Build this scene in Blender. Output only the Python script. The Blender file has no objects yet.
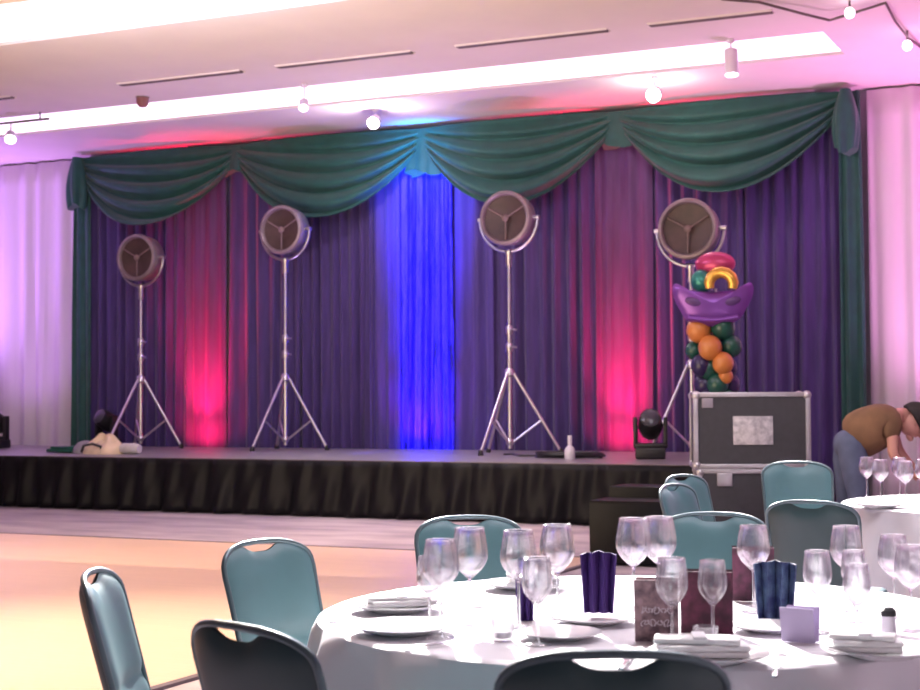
import bpy, bmesh, math, random
from mathutils import Vector, Matrix
R = math.radians
PI = math.pi
random.seed(7)
scene = bpy.context.scene
COL = scene.collection

# ------------------------------------------------------------------ materials
def new_mat(name):
    m = bpy.data.materials.new(name); m.use_nodes = True
    return m, m.node_tree.nodes, m.node_tree.links, m.node_tree.nodes['Principled BSDF']

def mat(name, col, rough=.5, metal=0., noise=.0, nscale=8., bump=0., bscale=40., sheen=0., coat=0., col2=None, emit=None, estr=0., spec=.5, stretch=(1,1,1)):
    m, N, L, b = new_mat(name)
    b.inputs['Roughness'].default_value = rough
    b.inputs['Metallic'].default_value = metal
    b.inputs['Specular IOR Level'].default_value = spec
    b.inputs['Sheen Weight'].default_value = sheen
    b.inputs['Coat Weight'].default_value = coat
    tc = N.new('ShaderNodeTexCoord'); mp = N.new('ShaderNodeMapping')
    mp.inputs['Scale'].default_value = stretch
    L.new(tc.outputs['Object'], mp.inputs[0])
    nz = N.new('ShaderNodeTexNoise'); nz.inputs['Scale'].default_value = nscale; nz.inputs['Detail'].default_value = 3
    L.new(mp.outputs[0], nz.inputs['Vector'])
    rp = N.new('ShaderNodeValToRGB')
    c2 = col2 or tuple(max(0, c*(1-noise)) for c in col)
    rp.color_ramp.elements[0].position = .35; rp.color_ramp.elements[1].position = .65
    rp.color_ramp.elements[0].color = (*c2, 1); rp.color_ramp.elements[1].color = (*col, 1)
    L.new(nz.outputs['Fac'], rp.inputs[0]); L.new(rp.outputs[0], b.inputs['Base Color'])
    if bump:
        n2 = N.new('ShaderNodeTexNoise'); n2.inputs['Scale'].default_value = bscale
        L.new(mp.outputs[0], n2.inputs['Vector'])
        bp = N.new('ShaderNodeBump'); bp.inputs['Strength'].default_value = bump; bp.inputs['Distance'].default_value = .02
        L.new(n2.outputs['Fac'], bp.inputs['Height']); L.new(bp.outputs[0], b.inputs['Normal'])
    if emit:
        b.inputs['Emission Color'].default_value = (*emit, 1); b.inputs['Emission Strength'].default_value = estr
    return m

def glass_mat():
    m = bpy.data.materials.new('clear_glass'); m.use_nodes = True
    N, L = m.node_tree.nodes, m.node_tree.links; N.clear()
    o = N.new('ShaderNodeOutputMaterial'); mx = N.new('ShaderNodeMixShader'); g = N.new('ShaderNodeBsdfGlass'); t = N.new('ShaderNodeBsdfTransparent')
    g.inputs['IOR'].default_value = 1.45; g.inputs['Roughness'].default_value = .06
    t.inputs['Color'].default_value = (.96, .95, .98, 1)
    mx.inputs[0].default_value = .55
    L.new(t.outputs[0], mx.inputs[1]); L.new(g.outputs[0], mx.inputs[2]); gl = N.new('ShaderNodeBsdfGlossy'); gl.inputs['Roughness'].default_value = .13
    m2 = N.new('ShaderNodeMixShader'); m2.inputs[0].default_value = .07
    L.new(mx.outputs[0], m2.inputs[1]); L.new(gl.outputs[0], m2.inputs[2]); L.new(m2.outputs[0], o.inputs[0])
    return m

M = {}
M['ceiling'] = mat('ceiling_paint', (.78, .70, .66), .9, noise=.04, nscale=1.5)
M['coffer'] = mat('coffer_paint', (.85, .8, .85), .8, noise=.03)
M['luminous'] = mat('backlit_coffer_panel', (.9, .85, .95), .6, emit=(1., .80, 1.), estr=1.8, nscale=2)  # far coffer wall glows itself, in place of light from hidden LED strips
M['slot'] = mat('dark_vent_slot', (.16, .12, .12), .7, noise=.2)
M['wall'] = mat('wall_paint', (.5, .45, .5), .9, noise=.05)
M['carpet'] = mat('hotel_carpet', (.40, .33, .37), .95, nscale=2.2, col2=(.26, .21, .26), bump=.3, bscale=150, stretch=(.45, 1.3, 1))
M['edge'] = mat('dark_floor_edging', (.12, .09, .11), .5, noise=.2)
M['deck'] = mat('stage_deck', (.28, .26, .27), .38, nscale=3, noise=.25)
M['satin_black'] = mat('black_satin', (.006, .0055, .008), .5, noise=.3, spec=.18)
M['velvet'] = mat('purple_velvet', (.072, .042, .195), .8, noise=.25, nscale=14, sheen=.25, bump=.25, bscale=30, stretch=(1, 1, .12))
M['satin_purple'] = mat('purple_satin', (.085, .035, .15), .65, noise=.25, nscale=10, sheen=.2, bump=.2, bscale=30, stretch=(1, 1, .12))
M['blue_violet'] = mat('blue_violet_velvet', (.085, .052, .30), .7, noise=.25, nscale=10, sheen=.2, bump=.2, bscale=30, stretch=(1, 1, .12))  # bluer velvet, the spill of the blue spots put into its colour
M['green'] = mat('green_velvet', (.008, .085, .068), .65, noise=.2, nscale=6, sheen=.2)
M['green_tail'] = mat('green_satin_tail', (.03, .16, .16), .5, noise=.2, nscale=6)
M['white_drape'] = mat('white_sheer_drape', (.72, .66, .72), .8, noise=.06, nscale=5, sheen=.3, stretch=(1, 1, .1))
M['chrome'] = mat('polished_steel', (.62, .60, .64), .3, 1., noise=.1)
M['lamp_shell'] = mat('aged_aluminium_shell', (.36, .32, .36), .42, .75, noise=.15)
M['lamp_rim'] = mat('beige_lamp_rim', (.30, .24, .25), .45, .4, noise=.15)
M['lamp_grille'] = mat('brown_lamp_interior', (.085, .048, .045), .5, noise=.35, nscale=6)
M['lamp_spoke'] = mat('pale_lamp_spoke', (.22, .15, .14), .5, noise=.1)
M['black'] = mat('black_plastic', (.014, .013, .016), .45, noise=.2)
M['lens'] = mat('dark_lens', (.05, .05, .07), .1, noise=.1)
M['case_panel'] = mat('charcoal_laminate', (.045, .045, .055), .5, noise=.15, nscale=20)
M['case_trim'] = mat('brushed_aluminium_trim', (.55, .53, .57), .38, .7, noise=.15)
M['label'] = mat('worn_white_label', (.62, .60, .64), .6, nscale=22, col2=(.36, .35, .40))
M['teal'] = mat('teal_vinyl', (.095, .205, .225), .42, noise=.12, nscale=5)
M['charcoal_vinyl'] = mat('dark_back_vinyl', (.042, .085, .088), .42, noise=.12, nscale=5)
M['frame'] = mat('satin_grey_chair_frame', (.13, .19, .21), .30, .35, noise=.1)
M['cloth'] = mat('white_satin_cloth', (.80, .78, .82), .55, noise=.04, nscale=4, sheen=.2)
M['china'] = mat('white_china', (.86, .85, .86), .18, noise=.02)
M['napkin'] = mat('white_napkin', (.88, .87, .88), .8, noise=.04)
M['purple_napkin'] = mat('purple_napkin', (.075, .028, .21), .7, noise=.25)
M['blue_napkin'] = mat('blue_card', (.10, .16, .28), .6, nscale=26, col2=(.02, .03, .13))
M['lilac'] = mat('lilac_paper', (.50, .42, .62), .7, noise=.08)
M['floral'] = mat('floral_card', (.36, .22, .24), .6, nscale=38, col2=(.09, .045, .06))
M['maroon'] = mat('maroon_card', (.14, .03, .07), .6, nscale=30, col2=(.05, .015, .03))
M['script'] = mat('pale_lettering', (.6, .5, .55), .6)
M['steel'] = mat('cutlery_steel', (.7, .68, .7), .2, 1.)
M['glass'] = glass_mat()
M['orange'] = mat('orange_latex', (.62, .22, .055), .32, noise=.06)
M['dgreen'] = mat('dark_green_latex', (.015, .085, .065), .25, noise=.1)
M['dpurple'] = mat('dark_purple_latex', (.028, .018, .085), .3, noise=.1)
M['magenta'] = mat('magenta_foil', (.50, .05, .16), .28, .35, noise=.1)
M['gold'] = mat('gold_foil', (.75, .42, .08), .25, .6, noise=.1)
M['tealfoil'] = mat('teal_foil', (.04, .26, .21), .28, .35, noise=.1)
M['purplefoil'] = mat('purple_foil', (.22, .07, .38), .3, .4, noise=.1)
M['eyefoil'] = mat('dark_mask_eye', (.10, .04, .17), .35, .2)
M['cream'] = mat('cream_canvas', (.78, .62, .44), .8, noise=.15)
M['greycloth'] = mat('grey_fabric', (.30, .28, .33), .85, noise=.2)
M['whitecloth'] = mat('off_white_cloth', (.62, .58, .60), .8, noise=.15)
M['plastic'] = mat('translucent_bottle_plastic', (.68, .64, .72), .3, noise=.05)
M['skin'] = mat('skin', (.62, .30, .24), .55, noise=.08)
M['hair'] = mat('dark_hair', (.02, .012, .012), .7, noise=.3, nscale=60)
M['shirt'] = mat('brown_shirt', (.22, .115, .06), .85, noise=.3, nscale=7)
M['jeans'] = mat('blue_denim', (.10, .12, .20), .85, noise=.2)
M['shoe'] = mat('dark_shoe', (.03, .03, .035), .6)
M['white_fix'] = mat('white_fixture', (.8, .72, .82), .4)
M['lamp_on'] = mat('lit_lamp_face', (1, .95, .95), .4, emit=(1, .9, 1.), estr=6)
M['lamp_hot'] = mat('bright_lamp_face', (1, .95, .9), .4, emit=(1, .93, .85), estr=60)

def seq_mat():
    m, N, L, b = new_mat('royal_blue_sequin')
    tc = N.new('ShaderNodeTexCoord'); mp = N.new('ShaderNodeMapping'); mp.inputs['Scale'].default_value = (20, 20, 1.1)
    nz = N.new('ShaderNodeTexNoise'); nz.inputs['Scale'].default_value = 1.6; nz.inputs['Detail'].default_value = 6; nz.inputs['Roughness'].default_value = .75
    rp = N.new('ShaderNodeValToRGB'); rp.color_ramp.elements[0].position = .42; rp.color_ramp.elements[1].position = .54
    rp.color_ramp.elements[0].color = (.006, .004, .12, 1); rp.color_ramp.elements[1].color = (.055, .035, .95, 1)
    L.new(tc.outputs['Object'], mp.inputs[0]); L.new(mp.outputs[0], nz.inputs['Vector']); L.new(nz.outputs['Fac'], rp.inputs[0]); L.new(rp.outputs[0], b.inputs['Base Color'])
    b.inputs['Roughness'].default_value = .42; b.inputs['Metallic'].default_value = .25
    v = N.new('ShaderNodeTexVoronoi'); v.inputs['Scale'].default_value = 60; L.new(tc.outputs['Object'], v.inputs['Vector'])
    bp = N.new('ShaderNodeBump'); bp.inputs['Strength'].default_value = .35; bp.inputs['Distance'].default_value = .01
    L.new(v.outputs['Distance'], bp.inputs['Height']); L.new(bp.outputs[0], b.inputs['Normal'])
    return m
M['sequin'] = seq_mat()

def parquet_mat():
    m, N, L, b = new_mat('oak_parquet')
    tc = N.new('ShaderNodeTexCoord'); mp = N.new('ShaderNodeMapping'); mp.inputs['Scale'].default_value = (1, 1, 1)
    br = N.new('ShaderNodeTexBrick'); br.inputs['Scale'].default_value = 1.0; br.inputs['Mortar Size'].default_value = .002
    br.inputs['Brick Width'].default_value = .9; br.inputs['Row Height'].default_value = .07
    br.inputs['Color1'].default_value = (.60, .41, .31, 1); br.inputs['Color2'].default_value = (.57, .39, .30, 1); br.inputs['Mortar'].default_value = (.52, .35, .26, 1)
    L.new(tc.outputs['Object'], mp.inputs[0]); L.new(mp.outputs[0], br.inputs['Vector'])
    nz = N.new('ShaderNodeTexNoise'); nz.inputs['Scale'].default_value = 1.2; L.new(mp.outputs[0], nz.inputs['Vector'])
    mx = N.new('ShaderNodeMixRGB'); mx.blend_type = 'MULTIPLY'; mx.inputs[0].default_value = .07
    L.new(br.outputs['Color'], mx.inputs[1]); L.new(nz.outputs['Fac'], mx.inputs[2]); L.new(mx.outputs[0], b.inputs['Base Color'])
    b.inputs['Roughness'].default_value = .45
    return m
M['parquet'] = parquet_mat()

# ------------------------------------------------------------------ mesh builder
class MB:
    def __init__(s): s.v = []; s.f = []
    def add(s, vs, fs, mx=None):
        o = len(s.v)
        for p in vs:
            p = Vector(p); s.v.append(mx @ p if mx else p)
        s.f += [tuple(i+o for i in f) for f in fs]
        return s
    def box(s, c, d, rot=None, bevel=0.):
        x, y, z = d[0]/2, d[1]/2, d[2]/2
        mx = Matrix.Translation(c) @ (rot.to_4x4() if rot else Matrix.Identity(4))
        if not bevel:
            vs = [(-x,-y,-z),(x,-y,-z),(x,y,-z),(-x,y,-z),(-x,-y,z),(x,-y,z),(x,y,z),(-x,y,z)]
            return s.add(vs, [(0,3,2,1),(4,5,6,7),(0,1,5,4),(1,2,6,5),(2,3,7,6),(3,0,4,7)], mx)
        bm = bmesh.new(); bmesh.ops.create_cube(bm, size=1)
        bmesh.ops.scale(bm, vec=d, verts=bm.verts)
        bmesh.ops.bevel(bm, geom=bm.edges[:], offset=bevel, segments=2, affect='EDGES', profile=.5)
        bm.verts.index_update(); vs = [v.co.copy() for v in bm.verts]; fs = [tuple(v.index for v in f.verts) for f in bm.faces]; bm.free()
        return s.add(vs, fs, mx)
    def tube(s, pts, r, n=10, cap=True):
        pts = [Vector(p) for p in pts]; rs = r if isinstance(r, (list, tuple)) else [r]*len(pts)
        vs = []; fs = []; up = None
        for i, p in enumerate(pts):
            a = pts[max(0, i-1)]; b = pts[min(len(pts)-1, i+1)]; t = (b-a).normalized()
            if up is None: up = Vector((0,0,1)) if abs(t.z) < .9 else Vector((1,0,0))
            sd = t.cross(up).normalized(); up = sd.cross(t).normalized()
            for k in range(n):
                q = 2*PI*k/n; vs.append(p + (sd*math.cos(q)+up*math.sin(q))*rs[i])
        for i in range(len(pts)-1):
            for k in range(n):
                fs.append((i*n+k, i*n+(k+1)%n, (i+1)*n+(k+1)%n, (i+1)*n+k))
        if cap:
            fs.append(tuple(range(n))[::-1]); fs.append(tuple((len(pts)-1)*n+k for k in range(n)))
        return s.add(vs, fs)
    def lathe(s, prof, c=(0,0,0), n=24, mx=None, cap=True):
        vs = []; fs = []
        for (r, z) in prof:
            for k in range(n): vs.append((r*math.cos(2*PI*k/n), r*math.sin(2*PI*k/n), z))
        for i in range(len(prof)-1):
            for k in range(n): fs.append((i*n+k, i*n+(k+1)%n, (i+1)*n+(k+1)%n, (i+1)*n+k))
        if cap:
            fs.append(tuple(range(n))[::-1]); fs.append(tuple((len(prof)-1)*n+k for k in range(n)))
        T = Matrix.Translation(c)
        return s.add(vs, fs, T @ mx if mx else T)
    def ball(s, c, r, sc=(1,1,1), n=16, m=10, rot=None):
        prof = [(max(1e-4, r*math.sin(PI*i/m)), -r*math.cos(PI*i/m)) for i in range(m+1)]
        mx = (rot.to_4x4() if rot else Matrix.Identity(4)) @ Matrix.Diagonal((*sc, 1))
        return s.lathe(prof, c, n, mx)
    def prism(s, pts, y0, y1, mx=None):          # outline in XZ
        n = len(pts); vs = [(x, y0, z) for x, z in pts] + [(x, y1, z) for x, z in pts]
        fs = [tuple(range(n)), tuple(range(2*n-1, n-1, -1))] + [(i, i+n, (i+1)%n+n, (i+1)%n) for i in range(n)]
        return s.add(vs, fs, mx)
    def grid(s, fn, nu, nv, wrap=False, mx=None):
        vs = [fn(i/nu, j/nv) for j in range(nv+1) for i in range(nu + (0 if wrap else 1))]
        w = nu if wrap else nu+1; fs = []
        for j in range(nv):
            for i in range(nu):
                a = j*w+i; b = j*w+(i+1)%w; fs.append((a, b, b+w, a+w))
        return s.add(vs, fs, mx)
    def build(s, name, m, parent=None, smooth=True, solid=0., bevel=0.):
        me = bpy.data.meshes.new(name); me.from_pydata([tuple(v) for v in s.v], [], s.f)
        bm = bmesh.new(); bm.from_mesh(me); bmesh.ops.recalc_face_normals(bm, faces=bm.faces); bm.to_mesh(me); bm.free()
        me.materials.append(m)
        o = bpy.data.objects.new(name, me); COL.objects.link(o)
        if parent: o.parent = parent
        if smooth:
            for p in me.polygons: p.use_smooth = True
            me.set_sharp_from_angle(angle=R(42))
        if solid:
            md = o.modifiers.new('thickness', 'SOLIDIFY'); md.thickness = solid
        if bevel:
            md = o.modifiers.new('bevel', 'BEVEL'); md.width = bevel; md.segments = 2; md.limit_method = 'ANGLE'
        return o

def tag(o, label, cat, group=None, kind=None):
    o['label'] = label; o['category'] = cat
    if group: o['group'] = group
    if kind: o['kind'] = kind
    return o
def thing(name, label, cat, loc=(0,0,0), rz=0., group=None):
    o = bpy.data.objects.new(name, None); COL.objects.link(o); o.empty_display_size = .1
    o.location = loc; o.rotation_euler = (0, 0, rz)
    return tag(o, label, cat, group)
def dup(root, loc, rz, label, group=None):
    r = root.copy(); COL.objects.link(r); r.location = loc; r.rotation_euler = (0, 0, rz); r['label'] = label
    if group: r['group'] = group
    for ch in list(root.children):
        c = ch.copy(); COL.objects.link(c); c.parent = r
        for g in ch.children:
            d = g.copy(); COL.objects.link(d); d.parent = c
    return r
def struct(o): o['kind'] = 'structure'; return o

# ------------------------------------------------------------------ room
CZ = 5.22; WY = 19.6; XL = -20.5; XR = 3.0; YN = -3.0
struct(MB().box(((XL+XR)/2, (YN+WY)/2, -.06), (XR-XL, WY-YN, .12)).build('floor', M['carpet'], smooth=False))
dfl = MB().box(((XL-4.35)/2, 7.0, .006), (-4.35-XL, 10.3, .012)).build('floor_dance_parquet', M['parquet'], smooth=False); struct(dfl)
ed = MB(); ed.box((-4.33, 7.0, .008), (.05, 10.4, .016)); ed.box(((XL-4.33)/2, 12.18, .008), (-4.33-XL, .05, .016))
struct(ed.build('trim_1', M['edge'], smooth=False))
struct(MB().box(((XL+XR)/2, WY+.1, CZ/2), (XR-XL, .2, CZ)).build('wall_back', M['wall'], smooth=False))
struct(MB().box((XL-.1, (YN+WY)/2, CZ/2), (.2, WY-YN, CZ)).build('wall_left', M['wall'], smooth=False))
struct(MB().box((XR+.1, (YN+WY)/2, CZ/2), (.2, WY-YN, CZ)).build('wall_right', M['wall'], smooth=False))
# ceiling with two recessed light coffers
C1 = (16.22, 17.38); C2 = (11.72, 12.88); CXR = -3.3
ce = MB()
def cbox(x0, x1, y0, y1): ce.box(((x0+x1)/2, (y0+y1)/2, CZ+.04), (x1-x0, y1-y0, .08))
cbox(XL, XR, YN, C2[0]); cbox(XL, XR, C2[1], C1[0]); cbox(XL, XR, C1[1], WY)
cbox(CXR, XR, *C2); cbox(CXR, XR, *C1)
struct(ce.build('ceiling', M['ceiling'], smooth=False))
for k, (a, b) in enumerate((C1, C2)):
    cf = MB(); w = CXR-XL; cx = (CXR+XL)/2
    cf.box((cx, (a+b)/2, CZ+.46), (w+.1, b-a+.1, .04)); cf.box((cx, a-.02, CZ+.26), (w+.1, .04, .38)); cf.box((CXR+.02, (a+b)/2, CZ+.26), (.04, b-a, .38))
    struct(cf.build('trim_%d' % (k*2+2), M['coffer'], smooth=False))
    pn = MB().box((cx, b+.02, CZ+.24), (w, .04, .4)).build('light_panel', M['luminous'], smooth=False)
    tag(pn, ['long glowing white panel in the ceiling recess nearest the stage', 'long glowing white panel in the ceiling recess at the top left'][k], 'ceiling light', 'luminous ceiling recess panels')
    tag(pn, pn['label'], 'ceiling light')  # recess wall made to glow, not a light fixture
# air diffusers
vents = [(-14.9,-13.3,'leftmost, cut by the left edge of the photo'),(-11.6,-9.86,'second from the left'),(-9.35,-7.62,'third from the left'),(-7.05,-5.32,'fourth from the left'),(-4.85,-3.58,'rightmost of the row')]
for x0, x1, w in vents:
    t = thing('air_vent', 'dark slot diffuser in the beige ceiling, %s' % w, 'vent', ((x0+x1)/2, 15.1, CZ-.012))
    MB().box((0,0,0), (x1-x0, .09, .02)).build('slot', M['slot'], t, False)
    f = MB()
    for s in (-1, 1): f.box((0, s*.055, .004), (x1-x0+.03, .02, .018))
    f.build('frame', M['ceiling'], t, False)
t = thing('smoke_detector', 'small dark red-brown round detector on the beige ceiling', 'smoke detector', (-11.85, 15.87, CZ))
MB().lathe([(.075,0),(.08,-.04),(.075,-.09),(.05,-.125),(.02,-.135)], n=20).build('body', mat('brown_detector', (.22,.08,.08), .5), t)
MB().lathe([(.085,0),(.085,-.01),(.08,-.015)], n=20).build('mounting_plate', M['slot'], t)

# ------------------------------------------------------------------ drapes
def drape(name, label, x0, x1, z0, z1, y, m, pitch=.2, amp=.05, top=None, seed=0, group=None, flare=0, grp_cat='curtain', soft=1.):
    rnd = random.Random(seed); W = x1-x0; n = max(2, int(W/pitch)); ph = [rnd.uniform(-1, 1) for _ in range(n+3)]; am = [rnd.uniform(.5, 1.3) for _ in range(n+3)]
    def fn(u, v):
        q = u*n; i = int(q); f = q-i; a = am[i]*(1-f)+am[min(i+1, n+1)]*f; p = ph[i]*(1-f)+ph[min(i+1, n+1)]*f
        h = 1-v
        d = math.sin(2*PI*q + 1.3*p + .5*math.sin(3*h+p*5)) + .35*math.sin(4*PI*q*.73+2*p+h)
        x = x0+W*u; xc = (x0+x1)/2; x = xc+(x-xc)*(1+flare*h)
        return (x + .03*math.sin(h*2.2+p*3)*(1 if 0 < u < 1 else 0), y + amp*a*d*(.55+.45*h)*soft, z0+(z1-z0)*v)
    o = MB().grid(fn, n*12, 14).build(name, m, solid=.006)
    return tag(o, label, 'curtain', group)

WDG = 'white drapes either side of the stage backdrop'
for i, (a, b, w) in enumerate([(-20.2,-17.5,'out at the far left edge of the photo'),(-17.5,-15.60,'immediately left of the green-edged stage backdrop')]):
    drape('white_drape', 'violet-lit white pleated drape %s' % w, a, b, .01, 5.19, 19.42, M['white_drape'], .34, .05, seed=40+i, group=WDG)
for i, (a, b, w) in enumerate([(-3.42,-1.6,'immediately right of the green-edged stage backdrop, behind the bending person'),(-1.6,2.8,'running off the right edge of the photo')]):
    drape('white_drape', 'pink-lit white pleated drape %s' % w, a, b, .01, 5.19, 19.42, M['white_drape'], .30, .05, seed=50+i, group=WDG)
PDG = 'purple backdrop curtains behind the stage'
pur = [(-15.5,-13.55,'velvet','purple velvet curtain behind the first lamp, between the green edge and the red-lit strip',.17,.055,0),
 (-13.5,-12.86,'satin_purple','narrow red-lit satin curtain strip left of the second lamp',.21,.03,.05),
 (-12.82,-11.6,'velvet','purple velvet curtain just right of the left red-lit strip',.19,.06,0),
 (-11.6,-10.38,'velvet','purple velvet curtain behind the second lamp stand, left of the blue light',.16,.06,0),
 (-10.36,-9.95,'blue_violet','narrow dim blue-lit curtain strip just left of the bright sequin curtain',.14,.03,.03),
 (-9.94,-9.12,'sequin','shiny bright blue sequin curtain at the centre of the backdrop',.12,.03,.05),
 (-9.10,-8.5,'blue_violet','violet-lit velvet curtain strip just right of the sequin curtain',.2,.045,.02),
 (-8.48,-6.95,'velvet','purple velvet curtain behind the third lamp stand',.18,.06,0),
 (-6.93,-6.22,'satin_purple','narrow red-lit satin curtain strip between third and fourth lamps',.22,.03,.05),
 (-6.2,-5.0,'velvet','purple velvet curtain behind the fourth lamp, right of the right red strip',.18,.055,0),
 (-5.0,-3.62,'velvet','purple velvet curtain behind and right of the balloon column',.17,.055,0)]
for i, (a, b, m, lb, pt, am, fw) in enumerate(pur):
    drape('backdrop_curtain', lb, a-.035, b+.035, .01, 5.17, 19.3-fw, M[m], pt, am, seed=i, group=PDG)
GLG = 'green side curtains framing the backdrop'
drape('green_side_curtain', 'narrow green curtain at the left edge of the purple backdrop', -15.60, -15.32, .01, 5.15, 19.16, M['green'], .13, .03, seed=91, group=GLG, flare=.25)
drape('green_side_curtain', 'narrow green curtain at the right edge of the purple backdrop', -3.72, -3.46, .01, 5.15, 19.16, M['green'], .13, .03, seed=92, group=GLG, flare=.15)

def swag(label, x0, x1, zb, seed):
    rnd = random.Random(seed); W = x1-x0; zt = 5.14; D = zt-zb-.35
    def fn(u, v):
        s = 4*u*(1-u); sh = 1-(abs(2*u-1))**2.1
        pin = .10*v*(1-s)                                   # lower edges draw in slightly at the ends
        x = x0 + W*(u*(1-2*.04*v)+.04*v)
        z = zt - .35*v - D*v*sh - .0
        fold = math.sin(2*PI*(v*4.1 + .25*math.sin(PI*u+seed)))
        y = 19.12 - .10*s - .22*v*s - .075*fold*(.35+.65*s) * min(1, v*4)
        z += .02*math.cos(2*PI*v*4.1)*s
        return (x, y, z)
    o = MB().grid(fn, 48, 72).build('green_swag', M['green'], solid=.008)
    return tag(o, label, 'swag', 'green velvet swags across the top of the backdrop')
swag('first green swag from the left, above the first lamp', -15.50, -12.55, 3.97, 1)
swag('second green swag from the left, draped above the second lamp', -12.62, -9.45, 3.93, 2)
swag('third green swag from the left, draped above the third lamp', -9.52, -6.62, 3.95, 3)
swag('rightmost green swag, draped above the fourth lamp and balloons', -6.60, -3.62, 3.93, 4)

def tail(label, xc, w, z0, m, seed, bulge=0., yc=19.0, ryk=1.):
    def fn(u, v):
        a = 2*PI*u; h = 1-v
        rx = w/2*(.55+.45*h + bulge*math.sin(PI*h)); ry = .10+.05*h + bulge*.1*math.sin(PI*h)
        k = 1+.22*math.sin(5*a+seed)*h
        return (xc + rx*k*math.cos(a), yc + ryk*ry*k*math.sin(a), z0 + (5.14-z0)*v - .05*math.sin(2*a+seed)*h)
    mb = MB().grid(fn, 60, 10, wrap=True); mb.f.append(tuple(range(60)))
    return tag(mb.build('swag_tail', m, smooth=True), label, 'swag tail', 'gathered green tails between the swags')
tail('short gathered tail at the left end of the swags', -15.42, .22, 4.36, M['green'], 1, .5)
tail('short gathered tail between the first and second swags', -12.58, .46, 4.72, M['green'], 2, 0., 19.13, .45)
tail('small blue-lit gathered tail above the blue sequin curtain', -9.47, .50, 4.52, M['green'], 3, 0., 19.13, .45)
tail('short gathered tail between the third and rightmost swags', -6.61, .62, 4.70, M['green'], 4, 0., 19.13, .45)
tail('short bulging gathered tail at the right end of the swags', -3.60, .24, 4.38, M['green'], 5, .5)

# ------------------------------------------------------------------ stage
SX0, SX1, SY0, SY1, SH = XL+.1, -4.15, 15.38, 19.02, .655
st = thing('stage', 'long raised stage with grey deck and black pleated satin skirt', 'stage', ((SX0+SX1)/2, (SY0+SY1)/2, 0))
o = MB().box(((SX0+SX1)/2, (SY0+SY1)/2, SH-.03), (SX1-SX0, SY1-SY0, .06)).build('deck', M['deck'], st, False); o.matrix_parent_inverse = Matrix.Translation(st.location).inverted()
rnd = random.Random(5)
def skirt_fn(u, v):
    # run along the front, then round the right-hand end
    L1 = SX1-SX0; L2 = 3.2; s = u*(L1+L2); h = 1-v
    fold = .035*math.sin(2*PI*s/.33 + 2.4*math.sin(s*.9)) + .022*math.sin(2*PI*s/.61+h*1.5) + .012*math.sin(s*31+h*6)
    fold *= (.35+.65*h)
    if s < L1: return (SX0+s, SY0-.065+fold-.02*h, .012+(SH-.07+.05)*v)
    return (SX1+.03-fold+.03*h, SY0+(s-L1), .012+(SH-.07+.05)*v)
o = MB().grid(skirt_fn, 1500, 8).build('skirt', M['satin_black'], st, solid=.004); o.matrix_parent_inverse = Matrix.Translation(st.location).inverted()
o = MB().box(((SX0+SX1)/2, SY0-.012, SH-.02), (SX1-SX0, .03, .035)).build('edge_trim', M['slot'], st, False); o.matrix_parent_inverse = Matrix.Translation(st.location).inverted()

# black stair unit in front of the stage
t = thing('stage_steps', 'black portable steps standing on the carpet in front of the stage', 'steps', (-4.02, 12.0, 0), 0)
MB().box((0, 0, .26), (.62, .5, .50), bevel=.01).build('lower_step', M['satin_black'], t)
MB().box((0, .45, .31), (.62, .42, .60), bevel=.01).build('upper_step', M['satin_black'], t)
MB().box((0, -.02, .515), (.6, .46, .012)).build('tread', M['satin_black'], t, False)

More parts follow.
